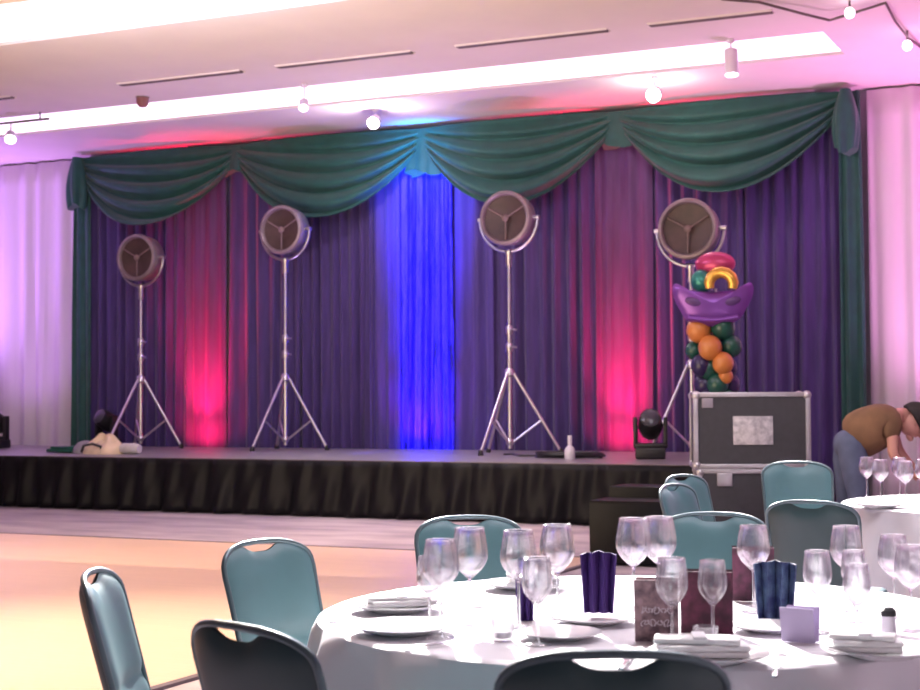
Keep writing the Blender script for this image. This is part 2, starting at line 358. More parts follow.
# ------------------------------------------------------------------ film lamps on chrome tripods
LG = 'vintage film lamps on tripods along the stage'
def make_lamp(loc, hz, ax, label, spread=.95, rot=0., rad=.33, tilt=0.):
    # hz: height of head centre above the deck, ax: height of the tripod apex
    t = thing('studio_lamp', label, 'stage lamp', loc, 0, LG)
    tm = Matrix.Translation((0, 0, hz)) @ Matrix.Rotation(R(90+tilt), 4, 'X')      # lathe z -> -y (faces the audience)
    sh = MB().lathe([(rad*.93,.10),(rad,.08),(rad*1.0,-.02),(rad*.97,-.12),(rad*.82,-.20),(rad*.55,-.26),(rad*.2,-.29),(.01,-.292)], n=36, mx=tm, cap=False).build('lamp_housing', M['lamp_shell'], t)
    MB().lathe([(.08,-.28),(.08,-.36),(.05,-.38),(.01,-.38)], n=16, mx=tm).build('rear_cap', M['lamp_shell'], sh)
    rim = MB().lathe([(rad*.86,.075),(rad*.86,.13),(rad*.91,.15),(rad*1.0,.14),(rad*1.04,.11),(rad*1.03,.06),(rad*.95,.06)], n=40, mx=tm, cap=False).build('front_rim', M['lamp_rim'], t)
    gr = MB().lathe([(rad*.88,.085),(rad*.55,.06),(rad*.25,.045),(.01,.04)], n=36, mx=tm, cap=False).build('reflector', M['lamp_grille'], t)
    for k in range(3):
        a = R(-90+120*k)
        p = [tm @ Vector((q*rad*.82*math.cos(a), q*rad*.82*math.sin(a), .10)) for q in (0.08, .5, 1)]
        MB().tube(p, .010, 8).build('spoke', M['lamp_spoke'], rim)
    MB().lathe([(.03,.08),(.045,.11),(.03,.125),(.01,.13)], n=16, mx=tm).build('hub', M['lamp_spoke'], rim)
    # yoke
    yr = rad*1.18; pts = []
    for k in range(25):
        a = R(0-180*k/24); pts.append((yr*math.cos(a), 0, hz+yr*math.sin(a)*1.05))
    yk = MB().tube(pts, .020, 10).build('yoke', M['chrome'], t)
    for s in (-1, 1):
        MB().tube([(s*(rad-.01),0,hz),(s*(yr+.025),0,hz)], [.028,.028], 12).build('tilt_knob', M['chrome'], yk)
    zb = hz - yr*1.05
    MB().lathe([(.028,zb-.20),(.04,zb-.18),(.04,zb-.04),(.05,zb-.02),(.05,zb+.01),(.03,zb+.03)], n=16).build('spigot', M['chrome'], t)
    zc = ax+.55
    MB().tube([(0,0,zc),(0,0,zb-.15)], .022, 12).build('upper_pole', M['chrome'], t)
    MB().tube([(0,0,.07),(0,0,zc+.03)], .028, 12).build('lower_pole', M['chrome'], t)
    for z in (zc, zc-.22):
        c = MB().lathe([(.04,z-.06),(.045,z-.04),(.045,z+.03),(.035,z+.05)], n=14).build('collar', M['chrome'], t)
        MB().tube([(.03,-.02,z),(.12,-.05,z-.01)], .014, 8).build('locking_knob', M['chrome'], c)
    MB().lathe([(.04,ax-.05),(.06,ax-.03),(.06,ax+.03),(.04,ax+.06)], n=16).build('apex_collar', M['chrome'], t)
    MB().lathe([(.035,.11),(.05,.13),(.05,.17),(.035,.19)], n=16).build('lower_collar', M['chrome'], t)
    for k in range(3):
        a = rot + 2*PI*k/3; d = Vector((math.cos(a), math.sin(a), 0))
        L = MB().tube([d*.05+Vector((0,0,ax)), d*spread+Vector((0,0,.03))], .020, 10).build('leg', M['chrome'], t)
        MB().lathe([(.03,0),(.035,.01),(.03,.05),(.02,.07)], tuple(d*spread), n=12).build('foot', M['black'], L)
        q = .60; m = d*(.05+(spread-.05)*q)+Vector((0,0,ax+(.03-ax)*q))
        MB().tube([d*.04+Vector((0,0,.15)), m], .015, 8).build('brace', M['chrome'], t)
    return t
make_lamp((-13.61, 18.2, SH), 2.77, 1.00, 'vintage round film lamp on chrome tripod, leftmost of the four on the stage', .62, R(15), .33)
make_lamp((-11.16, 18.2, SH), 3.05, 1.00, 'vintage round film lamp on chrome tripod, second of four from the left', .60, R(13), .33)
make_lamp((-7.59, 17.75, SH), 2.97, 1.02, 'vintage round film lamp on chrome tripod, third from the left, beside the blue curtain', .64, R(19), .335)
make_lamp((-5.09, 17.3, SH), 2.66, 1.08, 'vintage round film lamp on tripod behind the balloon column', .55, R(100), .345)

# ------------------------------------------------------------------ moving heads
def moving_head(loc, rz, label, first=[None]):
    if first[0]: return dup(first[0], loc, rz, label, 'black moving head lights on the stage floor')
    t = thing('moving_head_light', label, 'stage light', loc, rz, 'black moving head lights on the stage floor')
    MB().box((0,0,.07), (.34,.3,.13), bevel=.02).build('base', M['black'], t)
    for s in (-1, 1): MB().box((s*.17,0,.30), (.05,.14,.36), bevel=.02).build('yoke_arm', M['black'], t)
    MB().box((0,0,.155), (.36,.16,.05), bevel=.015).build('yoke_bridge', M['black'], t)
    h = MB().lathe([(.06,-.2),(.12,-.17),(.14,-.05),(.13,.08),(.115,.16)], (0,0,.40), 20, Matrix.Rotation(R(62),4,'X')).build('head', M['black'], t)
    MB().lathe([(.10,.0),(.07,.015),(.01,.02)], (0,0,.40), 20, Matrix.Rotation(R(62),4,'X') @ Matrix.Translation((0,0,.16))).build('lens', M['lens'], h)
    first[0] = t; return t
moving_head((-5.42, 16.75, SH), .3, 'black moving head light on the stage just left of the stacked flight cases')
moving_head((-14.42, 18.45, SH), -.2, 'black moving head light on the stage behind the leftmost lamp')
moving_head((-15.78, 17.6, SH), .2, 'black moving head light at the left edge of the photo, before the white drape')

# ------------------------------------------------------------------ flight cases
def flight_case(z0, h, w, d, label, lab):
    t = thing('flight_case', label, 'flight case', CASE+Vector((0,0,z0)), CR, 'flight cases stacked beside the stage')
    MB().box((0,0,h/2), (w-.03,d-.03,h-.03)).build('body', M['case_panel'], t, False)
    e = MB(); r = .045
    for x in (-1,1):
        for y in (-1,1): e.box((x*(w/2-r/2), y*(d/2-r/2), h/2), (r,r,h), bevel=.006)
    for z in (r/2, h-r/2):
        for s in (-1,1):
            e.box((0, s*(d/2-r/2), z), (w-.08,r*.98,r*.96), bevel=.006); e.box((s*(w/2-r/2),0,z), (r*.98,d-.08,r*.96), bevel=.006)
    e.build('edge_trim', M['case_trim'], t)
    for x in (-1,1):
        for y in (-1,1):
            for z in (.03, h-.03): MB().ball((x*(w/2-.03), y*(d/2-.03), z), .042).build('ball_corner', M['case_trim'], t)
    if lab:
        MB().box((.01, -d/2+.008, h*.50), (.36,.012,.26), bevel=.003).build('label_plate', M['label'], t)
        MB().box((-w/2+.13, -d/2+.008, h*.86), (.10,.012,.09), bevel=.003).build('small_sticker', M['greycloth'], t)
    else:
        for x in (-.25,.3):
            MB().box((x, -d/2+.005, h-.10), (.14,.02,.12), bevel=.005).build('latch', M['case_trim'], t)
    return t
CASE = Vector((-3.60, 14.08, 0)); CR = R(20)
flight_case(.0, .70, 1.00, .58, 'lower charcoal flight case on the floor under the labelled one', False)
flight_case(.70, .70, 1.06, .60, 'upper charcoal flight case with white label and aluminium edges', True)

# ------------------------------------------------------------------ balloon column
t = thing('balloon_column', 'balloon column topped with a purple party mask balloon, behind the flight case', 'balloon column', (-4.57, 16.5, SH))
MB().tube([(0,0,0),(0,0,1.9)], .015, 8).build('pole', M['chrome'], t)
MB().lathe([(.22,0),(.22,.02),(.05,.04),(.02,.05)], n=20).build('base', M['black'], t)
def balloon(x, y, z, r, m, sc=(1,1,1.08)):
    b = MB().ball((x,y,z), r, sc, 18, 12).build('balloon', M[m], t)
    d = Vector((x, y, 0)); d = d.normalized() if d.length > .01 else Vector((0,1,0))
    MB().lathe([(.006,0),(.014,-.03),(.02,-.04)], (x-d.x*r*.97, y-d.y*r*.97, z), 8).build('knot', M[m], b)
layers = [(.145,['dpurple','dgreen','dpurple','dgreen']),(.30,['dgreen','dpurple','dgreen','dpurple']),(.48,['dpurple','dgreen','dpurple','dgreen']),(.66,['dgreen','dpurple','dgreen','dpurple']),(.84,['dpurple','dgreen','dpurple','dpurple']),(1.02,['dgreen','dpurple','dgreen','dpurple'])]
for k, (z, ms) in enumerate(layers):
    for j, m in enumerate(ms):
        a = R(20+45*k+90*j); balloon(.13*math.cos(a), .13*math.sin(a), z, .125, m)
# the spiral facing the camera: sideways axis u = (.94,.34), towards camera = (.34,-.94)
def fr(u, f, z, r, m): balloon(.93*u+.30*f, .30*u-.93*f, z, r, m)
fr(-.20, .12, 1.44, .135, 'orange'); fr(.07, .12, 1.47, .14, 'dgreen')
fr(-.08, .22, 1.24, .13, 'orange'); fr(.16, .10, 1.26, .12, 'dgreen'); fr(-.25,-.02, 1.22, .10, 'dgreen')
fr(.06, .24, 1.07, .115, 'orange'); fr(-.17,.12, 1.05, .12, 'dpurple'); fr(.09,.20,.93,.08,'orange')
fr(0, -.12, 1.46, .13, 'dpurple'); fr(.02,-.12,1.26,.13,'dpurple')
# mask foil balloon, facing the camera
mm = Matrix.Rotation(R(17), 4, 'Z')
def mask_out(a):
    x = math.cos(a); z = math.sin(a)
    w = .44*(abs(x)**.8)*(1 if x > 0 else -1)
    if z >= 0: h = .13 + .16*abs(x)**1.6
    else: h = .25 - .06*abs(x)
    tip = max(0, abs(x)-.6)*.42
    return w, z*h*1.0 + tip*.9
def mask_fn(side):
    def fn(u, v):
        w, z = mask_out(2*PI*u); k = v
        d = .10*math.sqrt(max(0, 1-k*k))
        return (w*k, side*d, z*k)
    return fn
mk = MB()
T0 = Matrix.Translation((.02, -.20, 1.72)) @ mm
mk.grid(mask_fn(-1), 64, 10, wrap=True, mx=T0); mk.grid(mask_fn(1), 64, 10, wrap=True, mx=T0)
mk = mk.build('mask_balloon', M['purplefoil'], t)
for s in (-1, 1):
    MB().ball((0,0,0), .095, (1.2,.25,.55), 16, 10).build('eye', M['eyefoil'], mk).matrix_local = T0 @ Matrix.Translation((s*.19, -.075, .02)) @ Matrix.Rotation(-s*.25, 4, 'Y')
MB().tube([(q*.27, -.075, -.15-.03*math.cos(q*1.6)) for q in [k/6-1 for k in range(13)]], .03, 10).build('lower_band', M['purplefoil'], mk).matrix_local = T0
fr(-.16, .05, 1.98, .12, 'tealfoil')
MB().ball((.0,-.02,2.17), .21, (1.1,.6,.66), 20, 12).build('magenta_balloon', M['magenta'], t)
st_ = MB()
st_.tube([(.13+.17*math.cos(q)*.8, -.25, 1.93+.13*math.sin(q)) for q in [R(200-28*k) for k in range(9)]], [.05,.06,.065,.065,.065,.065,.065,.06,.05], 12)
st_.build('gold_balloon', M['gold'], t)

# ------------------------------------------------------------------ bits on the stage
o = thing('bag', 'cream canvas bag with a dark strap lying at the front of the stage', 'bag', (-12.72, 16.25, SH))
MB().grid(lambda u, v: ((.34+.03*math.sin(6*PI*u))*math.cos(2*PI*u)*math.sin(PI*v*.5+.001), (.22+.02*math.sin(8*PI*u))*math.sin(2*PI*u)*math.sin(PI*v*.5+.001), .19*math.cos(PI*v*.5)*(1+.25*math.sin(4*PI*u+2)+.14*math.sin(14*PI*u+5*v)+.12*math.sin(9*v))), 40, 10, wrap=True).build('body', M['cream'], o)
MB().tube([(-.25,-.17,.03),(-.2,-.19,.11),(-.05,-.2,.135),(.08,-.19,.10),(.1,-.21,.02)], .018, 8).build('strap', M['shoe'], o)
o = MB().grid(lambda u, v: (-13.12+(.17+.02*math.sin(10*PI*u))*math.cos(2*PI*u)*math.sin(PI*v*.5+.001), 16.35+.16*math.sin(2*PI*u)*math.sin(PI*v*.5+.001), SH+.17*math.cos(PI*v*.5)), 32, 8, wrap=True).build('cloth_bundle', M['greycloth'])
tag(o, 'grey rumpled cloth bundle on the stage, left of the cream bag', 'cloth')
o = MB().tube([(-12.42,16.2,SH+.07),(-12.38,16.2,SH+.075),(-12.2,16.2,SH+.075),(-12.13,16.2,SH+.07)], [.05,.07,.07,.055], 14).build('rolled_cloth', M['whitecloth'])
tag(o, 'small off-white roll of cloth on the stage, right of the cream bag', 'cloth')
o = thing('folded_tarp', 'flat dark green folded cloth on the stage by the left green curtain', 'cloth', (-13.45, 16.35, SH))
MB().box((0,0,.035), (.42,.3,.05), bevel=.015).build('lower_fold', M['dgreen'], o)
MB().box((.02,0,.075), (.36,.26,.03), bevel=.01).build('upper_fold', M['dgreen'], o)
o = thing('plastic_bottle', 'small clear plastic bottle standing near the front of the stage', 'bottle', (-6.25, 16.35, SH))
MB().lathe([(.055,0),(.06,.01),(.06,.10),(.05,.13),(.022,.16),(.022,.18)], n=20).build('body', M['plastic'], o)
MB().lathe([(.026,.17),(.026,.27),(.02,.275)], n=16).build('cap', M['plastic'], o)
def coil(u0):
    pts = []
    for k in range(110):
        a = k*.35; r = .30+.04*math.sin(k*.21); pts.append((-6.4+r*1.25*math.cos(a), 16.75+r*.8*math.sin(a), SH+.012+.0005*k))
    for k in range(1, 12): pts.append((-6.75-.06*k, 16.9-.03*k*math.sin(k*.5), SH+.02))
    return pts
tag(MB().tube(coil(0), .013, 6).build('coiled_cable', M['black']), 'black cable coiled on the stage behind the plastic bottle', 'cable')

# ------------------------------------------------------------------ ceiling spotlights
def aim(loc, target):
    d = Vector(target)-Vector(loc); return d.to_track_quat('-Z', 'Y')
def can_spot(loc, target, label, lit, drop=.25, length=.2, r=.06):
    t = thing('spotlight', label, 'spotlight', loc, 0, 'ceiling spotlights near the stage')
    MB().lathe([(.045,0),(.045,-.03),(.02,-.04)], n=14).build('mount', M['white_fix'], t)
    MB().tube([(0,0,-.03),(0,0,-drop)], .012, 8).build('stem', M['white_fix'], t)
    q = aim((loc[0],loc[1],loc[2]-drop), target).to_matrix().to_4x4()
    b = MB().lathe([(r*.6,.02),(r,0),(r,-length),(r*.93,-length)], (0,0,-drop), 20, q).build('lamp_body', M['white_fix'], t)
    MB().lathe([(r*.92,-length-.002),(r*.5,-length-.012),(.005,-length-.016)], (0,0,-drop), 20, q).build('lamp_face', M[lit], b)
    return t
can_spot((-5.60, 17.6, CZ), (-3, 4, 0), 'dazzling ceiling spotlight above the right part of the backdrop', 'lamp_hot', .20, .16, .09)
can_spot((-4.27, 16.12, CZ), (-3.9, 15.3, 0), 'white cylinder spotlight hanging from the ceiling above the balloons', 'lamp_on', .12, .28, .075)
can_spot((-9.60, 16.10, CZ), (-7.8, 12, 0), 'small ceiling spotlight left of the bright glare above the second swag', 'lamp_on', .22, .12, .06)
can_spot((-9.60, 17.95, CZ), (-7.8, 9, 0), 'glaring ceiling spotlight above the second green swag', 'lamp_hot', .14, .12, .08)  # fixture added to account for the point glow next to it
t = thing('track_light', 'ceiling track with one spotlight at the far left above the white drape', 'track light', (-14.3, 16.1, CZ))
MB().box((0,0,-.10), (1.5,.035,.03)).build('track', M['slot'], t, False)
for x in (-.6,.6): MB().tube([(x,0,0),(x,0,-.1)], .012, 8).build('hanger', M['slot'], t)
MB().tube([(.1,0,-.11),(.1,0,-.2)], .014, 8).build('stem', M['white_fix'], t)
qq = aim((-14.2,16.1,5), (-11,12,0)).to_matrix().to_4x4()
b = MB().lathe([(.04,.04),(.07,0),(.08,-.12),(.075,-.12)], (.1,0,-.26), 18, qq).build('lamp_body', M['white_fix'], t)
MB().lathe([(.074,-.122),(.03,-.13),(.004,-.132)], (.1,0,-.26), 18, qq).build('lamp_face', M['lamp_on'], b)
# festoon cable at top right
t = thing('string_light', 'dark festoon cable with white bulbs across the ceiling at top right', 'string light', (-3.0, 15.4, CZ))
pp = [(-.9,-1.0,-.01),(-.58,-.8,-.03),(-.25,-.35,-.08),(-.06,-.02,-.09),(.2,-.1,-.06),(.51,-.15,-.01),(.50,.5,-.05),(.52,1.2,-.07),(.54,1.9,-.02)]
MB().tube(pp, .014, 6).build('cable', M['slot'], t)
for p in ((.515,1.15,-.16),(.2,-.35,-.12)):
    b = MB().ball(p, .05, (1,1,1.1)).build('bulb', M['lamp_on'], t)
    MB().tube([(p[0],p[1],p[2]+.04),(p[0],p[1],-.0)], .012, 8).build('socket', M['slot'], b)

# ------------------------------------------------------------------ chairs
CG = 'teal banquet chairs around the dining tables'
def outline_w(z):                  # half width of the back at height z
    if z > .78: k = (z-.78)/.12; return .215*math.sqrt(max(0, 1-(k*.80)**2.6))
    return .195 + .02*(z-.45)/.33
def top_z(x):                      # top edge of the rim at x
    a = min(1, abs(x)/.208); return .895 - .080*(1-(1-a**3.2)**(1/3.2)) - .012*a*a
def make_chair():
    t = thing('banquet_chair', 'x', 'chair', (0,0,0), 0, CG)
    lean = lambda z: -.17 - .27*(z-.45)                  # seat faces +y, the back leans to -y
    def pad(side):
        def fn(u, v):
            s = 2*u-1; hw0 = .188; x = s*(hw0+.017*v)
            a = abs(s); zt = top_z(x) - .004 - .027*math.exp(-(x/.068)**4); zb = .44
            z = zb + (zt-zb)*v; th = .030*(1-a**6)*(1-(2*v-1)**10) + .004
            crease = -.010*math.exp(-((z-.60)/.02)**2) if side > 0 else 0
            curve = -.03*(1-s*s)
            return (x, lean(z)+curve+side*(th*.8)+crease*1., z)
        return fn
    front = MB().grid(pad(1), 28, 28)
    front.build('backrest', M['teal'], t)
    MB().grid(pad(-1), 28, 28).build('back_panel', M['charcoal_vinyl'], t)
    rim = []
    for k in range(41):
        q = k/40
        if q < .3: z = .42 + (.80-.42)*q/.3; x = -(.190+.018*(z-.42)/.4)
        elif q > .7: z = .42 + (.80-.42)*(1-q)/.3; x = (.190+.018*(z-.42)/.4)
        else:
            a = (q-.3)/.4*PI; c = math.cos(a); x = -.208*(abs(c)**.62)*(1 if c > 0 else -1); z = top_z(x)
        s = max(-1, min(1, x/.2)); rim.append((x, lean(z)-.03*(1-s*s), z))
    MB().tube(rim, .0088, 10).build('back_frame', M['frame'], t)
    sm = MB().box((0,.025,.44), (.40,.40,.075), bevel=.028); sm.build('seat', M['teal'], t)
    MB().box((0,.02,.395), (.40,.40,.02)).build('seat_frame', M['frame'], t, False)
    for s in (-1,1):
        MB().tube([(s*.19,.20,.40),(s*.20,.24,.0)], .012, 8).build('leg', M['frame'], t)
        MB().tube([(s*.20,-.20,.42),(s*.205,-.26,.0)], .012, 8).build('leg', M['frame'], t)
    MB().tube([(-.195,-.22,.22),(.195,-.22,.22)], .009, 8).build('stretcher', M['frame'], t)
    return t
ch0 = make_chair(); used = [False]
TB = Vector((-1.36, 4.11, 0)); T2 = Vector((-.85, 9.05, 0))
def face(x, y, tgt, off=0): return math.atan2(tgt[1]-y, tgt[0]-x) - PI/2 + R(off)
def chair(px, py, tgt, label, off=0, sc=1.):
    rz = face(px, py, tgt, off)
    # px,py is where the top of the back stands; the chair centre is .27 further in
    d = Vector((-math.sin(rz), math.cos(rz), 0)); loc = Vector((px, py, 0)) + d*.275
    if used[0]: c = dup(ch0, loc, rz, label, CG)
    else: c = ch0; c.location = loc; c.rotation_euler = (0,0,rz); c['label'] = label; used[0] = True
    return c
chair(-2.58, 3.30, TB, 'teal banquet chair seen side-on at the far left, on the dance floor side', -7)
chair(-2.64, 4.20, TB, 'teal banquet chair with its front showing, left of the near table', -6)
chair(-1.71, 2.66, TB, 'banquet chair with dark back and open handle slot at lower left', -7)
chair(-.93, 2.64, TB, 'dark-backed banquet chair at the very bottom centre, nearest the camera', 8)
chair(-2.46, 5.35, TB, 'teal banquet chair facing the camera behind the leftmost wine glasses', -4)
chair(-1.64, 5.85, TB, 'teal banquet chair facing the camera directly behind the near table centre', 3)
chair(-2.16, 9.65, (-.6,8.2), 'light teal banquet chair in front of the flight case at the far table', -25).scale = (1.05, 1.05, 1.05)
chair(-1.45, 6.75, (-.95,9.3), 'grey-green banquet chair seen from behind, between the two tables', 5)
chair(-2.60, 8.70, (-1.0,9.2), 'pale side-on banquet chair, farther of the pair left of the lower flight case', -36)
chair(-2.36, 7.75, (-.9,8.5), 'pale side-on banquet chair, nearer of the pair left of the lower flight case', -36)

# ------------------------------------------------------------------ tables
def cloth(c, r, seed, label, n=34, drop=.245):
    rings = [0, .2, .45, .7, .85, .95, .985, 1.0]
    vs = []; fs = []; K = 288
    rows = []
    for q in rings: rows.append([(q*r*math.cos(2*PI*k/K), q*r*math.sin(2*PI*k/K), .752 if q < 1 else .746) for k in range(K)])
    for j in range(1, 13):
        h = j/12; row = []
        for k in range(K):
            a = 2*PI*k/K
            f = math.sin(n/2*a + seed + .9*math.sin(3*a+seed)) + .35*math.sin(n*.8*a//1*0+ 11*a+seed)
            rr = r*1.003 + .004*h + (.042*h**.55)*(.3+f*1.2)
            row.append((rr*math.cos(a), rr*math.sin(a), .74-drop*h))
        rows.append(row)
    for row in rows: vs += row
    for j in range(len(rows)-1):
        for k in range(K):
            fs.append((j*K+k, j*K+(k+1)%K, (j+1)*K+(k+1)%K, (j+1)*K+k))
    o = MB().add(vs, fs).build('tablecloth', M['cloth']); o.location = c
    return tag(o, label, 'tablecloth', 'white satin tablecloths')
for c, lb, cl in ((TB, 'round banquet table under the nearest white cloth', 'white satin cloth draped over the near round table'), (T2, 'round banquet table under the far white cloth at right', 'white cloth draped over the far round table at the right edge')):
    t = thing('round_table', lb, 'table', c, 0, 'round banquet tables')
    MB().lathe([(.89,.715),(.895,.72),(.895,.742),(.89,.745)], n=64).build('tabletop', M['lamp_rim'], t)
    for k in range(4):
        a = PI/4+k*PI/2; MB().tube([(.6*math.cos(a),.6*math.sin(a),.715),(.62*math.cos(a),.62*math.sin(a),.013)], .016, 8).build('leg', M['frame'], t)
    cloth(c, .905, c.x*3, cl, drop=.245 if c is TB else .68)

# wine glasses
def make_glass(name, lb, bowl_r, bowl_h, stem_h, rim_r):
    t = thing(name, lb, 'wine glass')
    z1 = stem_h; prof_o = [(.002,.0),(.034,.0),(.035,.003),(.012,.007),(.0045,.014),(.0038,z1-.01),(.006,z1)]
    n = 12
    for k in range(1, n+1):
        q = k/n; r = bowl_r*math.sin(min(1, q/.48)*PI/2)**.75 if q < .48 else bowl_r+(rim_r-bowl_r)*((q-.48)/.52)**1.5
        prof_o.append((max(.006, r), z1+bowl_h*q))
    zt = z1+bowl_h; prof_o = prof_o[:-1]
    lip = [(rim_r+.0009, zt-.0012), (rim_r+.0016, zt), (rim_r+.0010, zt+.0014), (rim_r-.0006, zt+.0020), (rim_r-.0022, zt+.0012), (rim_r-.0024, zt-.0004)]
    inner = lip + [(r-.0015, z) for r, z in prof_o[7:][::-1]] + [(.002, z1+.006)]
    o = MB().lathe(prof_o+inner, n=32, cap=False)
    o.build('bowl', M['glass'], t)
    return t
gA = make_glass('wine_glass', '', .046, .125, .115, .036)
gB = make_glass('wine_glass', '', .038, .115, .095, .031)
fr_ = {id(gA): True, id(gB): True}
GG = 'stemware on the near table'
def place_glass(proto, x, y, label, group=GG, s=1.):
    if fr_.get(id(proto)): fr_[id(proto)] = False; g = proto; g.location = (x,y,.753); g['label'] = label; g['group'] = group
    else: g = dup(proto, (x,y,.753), random.uniform(0,6), label, group)
    g.scale = (s,s,s); return g
for p, x, y, lb, s in [
 (gA,-1.67,3.46,'large wine glass at left, front one of the pair before the leftmost far chair',1.02),
 (gA,-1.70,3.70,'large balloon wine glass, rear one of the leftmost pair',1.06),
 (gB,-1.76,3.58,'small wine glass tucked behind the leftmost pair',.9),
 (gA,-1.56,3.70,'large wine glass just left of the purple napkin, left of its pair',1.05),
 (gA,-1.53,3.90,'large wine glass just left of the purple napkin, right of its pair',1.05),
 (gB,-1.41,3.46,'slim glass standing in front of the pair left of the purple napkin',1.0),
 (gA,-1.38,4.10,'large wine glass right of the purple napkin, left of its pair',1.08),
 (gA,-1.33,4.18,'large wine glass right of the purple napkin, right of its pair',1.08),
 (gB,-1.09,3.52,'wine glass just right of the floral menu card, left one',1.03),
 (gB,-1.03,3.66,'wine glass right of the floral menu card, before the maroon card',.95),
 (gA,-1.07,4.22,'large wine glass standing behind the small plate, left of the blue card',1.0),
 (gA,-.84,4.35,'wine glass right of the blue card, highest of the right group',.98),
 (gB,-.83,3.92,'wine glass right of the blue card beside the lilac card',.98),
 (gB,-.71,3.80,'wine glass near the front edge in the right group',.9),
 (gA,-.70,4.28,'large wine glass at the right edge of the photo, rear',.92),
 (gA,-.62,4.05,'large wine glass at the right edge of the photo, front',.9),
 (gB,-.78,4.14,'small wine glass between the two at right edge and the blue card',.9)]: place_glass(p, x, y, lb, GG, s)
for x, y, lb in [(-1.66,9.25,'leftmost wine glass on the far table'),(-1.52,8.9,'second wine glass from the left on the far table'),(-1.47,9.25,'wine glass on the far table behind the second one'),(-1.36,8.75,'wine glass on the far table, front one at right'),(-1.30,9.0,'wine glass on the far table at the right edge'),(-1.2,8.7,'wine glass on the far table cut by the photo edge')]:
    place_glass(gA, x, y, lb, 'stemware on the far table', 1.0)

# plates
pl0 = thing('plate', '', 'plate')
MB().lathe([(.002,.0),(.07,.0),(.075,.004),(.12,.014),(.132,.018),(.132,.021),(.115,.018),(.072,.008),(.002,.008)], n=40).build('dish', M['china'], pl0)
pf = [True]
def plate(x, y, s, label, z=.753):
    if pf[0]: p = pl0; p.location = (x,y,z); p['label'] = label; p['group'] = 'white plates'; pf[0] = False
    else: p = dup(pl0, (x,y,z), 0, label, 'white plates')
    p.scale = (s,s,s*1.1); return p
plate(-1.80,3.50,1.0,'white plate nearest the left front edge of the near table')
plate(-2.00,3.86,1.0,'white plate at the far left of the near table')
plate(-1.41,3.86,.9,'white plate under the purple standing napkin')
plate(-.95,3.90,.75,'small white plate in front of the blue card')
plate(-1.40,3.58,.8,'white plate behind the nearest dark-backed chair')
plate(-.97,3.40,1.05,'white plate under the folded white napkin at the front edge')
plate(-.62,3.62,1.0,'white plate at the lower right edge of the photo')
plate(-1.86,4.46,1.0,'white plate before the leftmost chair facing the camera')
plate(-1.25,4.72,1.0,'white plate at the rear of the near table')
plate(-1.45,8.45,1.0,'white plate at the front of the far table')
# cutlery
def knife(x, y, rz, label, k):
    t = thing('knife' if k else 'fork', label, 'cutlery', (x,y,.754), rz, 'cutlery on the near table')
    MB().box((0,-.05,.004), (.012,.10,.006), bevel=.002).build('handle', M['steel'], t)
    if k: MB().prism([(-.006,0),(.006,0),(.006,.0015),(-.006,.0015)], 0, .10, Matrix.Translation((0,0,.004))).build('blade', M['steel'], t, False)
    else:
        m = MB().box((0,.02,.004), (.016,.05,.003))
        for q in (-.006,-.002,.002,.006): m.box((q,.06,.004), (.0022,.04,.002))
        m.build('tines', M['steel'], t, False)
knife(-1.62,3.36,R(-35),'steel knife right of the plate nearest the left front edge',1)
knife(-1.97,3.62,R(-50),'steel fork left of the plate nearest the left front edge',0)
knife(-1.78,3.98,R(-80),'steel knife beside the far left plate',1)
knife(-.80,3.34,R(12),'steel knife right of the folded white napkin',1)
knife(-1.13,3.30,R(12),'steel fork left of the folded white napkin',0)

# napkins / cards
def standing_napkin(x, y, rz, w, h, m, label, z=.753):
    t = thing('folded_napkin', label, 'napkin', (x,y,z), rz, 'coloured standing napkins')
    def fn(u, v):
        # pleated fan: zig-zag in plan, wider at the top
        n = 6; q = u*n; i = int(q); f = q-i; zz = (f if i % 2 == 0 else 1-f)
        ww = w*(.80+.20*v)
        return ((u-.5)*ww, -.02+.035*zz*(.6+.4*v), h*v*(1-.06*abs(2*u-1)) )
    MB().grid(fn, 24, 8).build('front_fold', M[m], t, smooth=False, solid=.004)
    MB().grid(lambda u, v: ((u-.5)*w*(.74+.2*v), .03, h*.93*v), 8, 6).build('back_fold', M[m], t, smooth=False, solid=.004)
    return t
standing_napkin(-1.41,3.90,R(15),.098,.165,'purple_napkin','dark purple pleated napkin standing on a plate at the table centre',.776)
standing_napkin(-1.60,3.84,R(20),.055,.17,'purple_napkin','dark purple standing napkin half hidden behind the slim glass')
standing_napkin(-.98,4.10,R(10),.115,.16,'blue_napkin','blue pleated napkin standing at the right behind the small plate')
def card(x, y, rz, w, h, m, label, text=True):
    t = thing('menu_card', label, 'menu card', (x,y,.753), rz, 'patterned menu cards on the near table')
    for s, nm in ((-1,'front_leaf'),(1,'rear_leaf')):
        MB().box((0, s*.018, h/2), (w,.003,h), Matrix.Rotation(-s*R(9),3,'X')).build(nm, M[m], t, False)
    if text:
        tx = MB(); rr = random.Random(int(w*1000))
        for row in range(3):
            pts = []; z = h*(.72-.2*row)
            for k in range(61):
                e = k/60; q = -w*.34 + w*.68*e + .004*math.sin(e*57+row); zz = z + .009*math.sin(e*41+row*2)*(.35+.65*abs(math.sin(e*7+row)))
                pts.append((q, -.0385+.165*(zz)*.96-.0 , zz))
            tx.tube([(a, b-.0008, c) for a, b, c in [(p[0], -.018-.003-(h/2-p[2])*math.tan(R(9)), p[2]) for p in pts]], .0013, 5)
        tx.build('lettering', M['script'], t)
    return t
card(-1.16,3.62,R(14),.105,.155,'floral','brown floral menu card with pale script, standing at the table centre')
card(-1.085,3.80,R(12),.13,.16,'maroon','dark maroon patterned card standing behind two wine glasses',False)
card(-1.13,4.45,R(16),.12,.16,'maroon','dark maroon card at the rear, before the far chair',False)
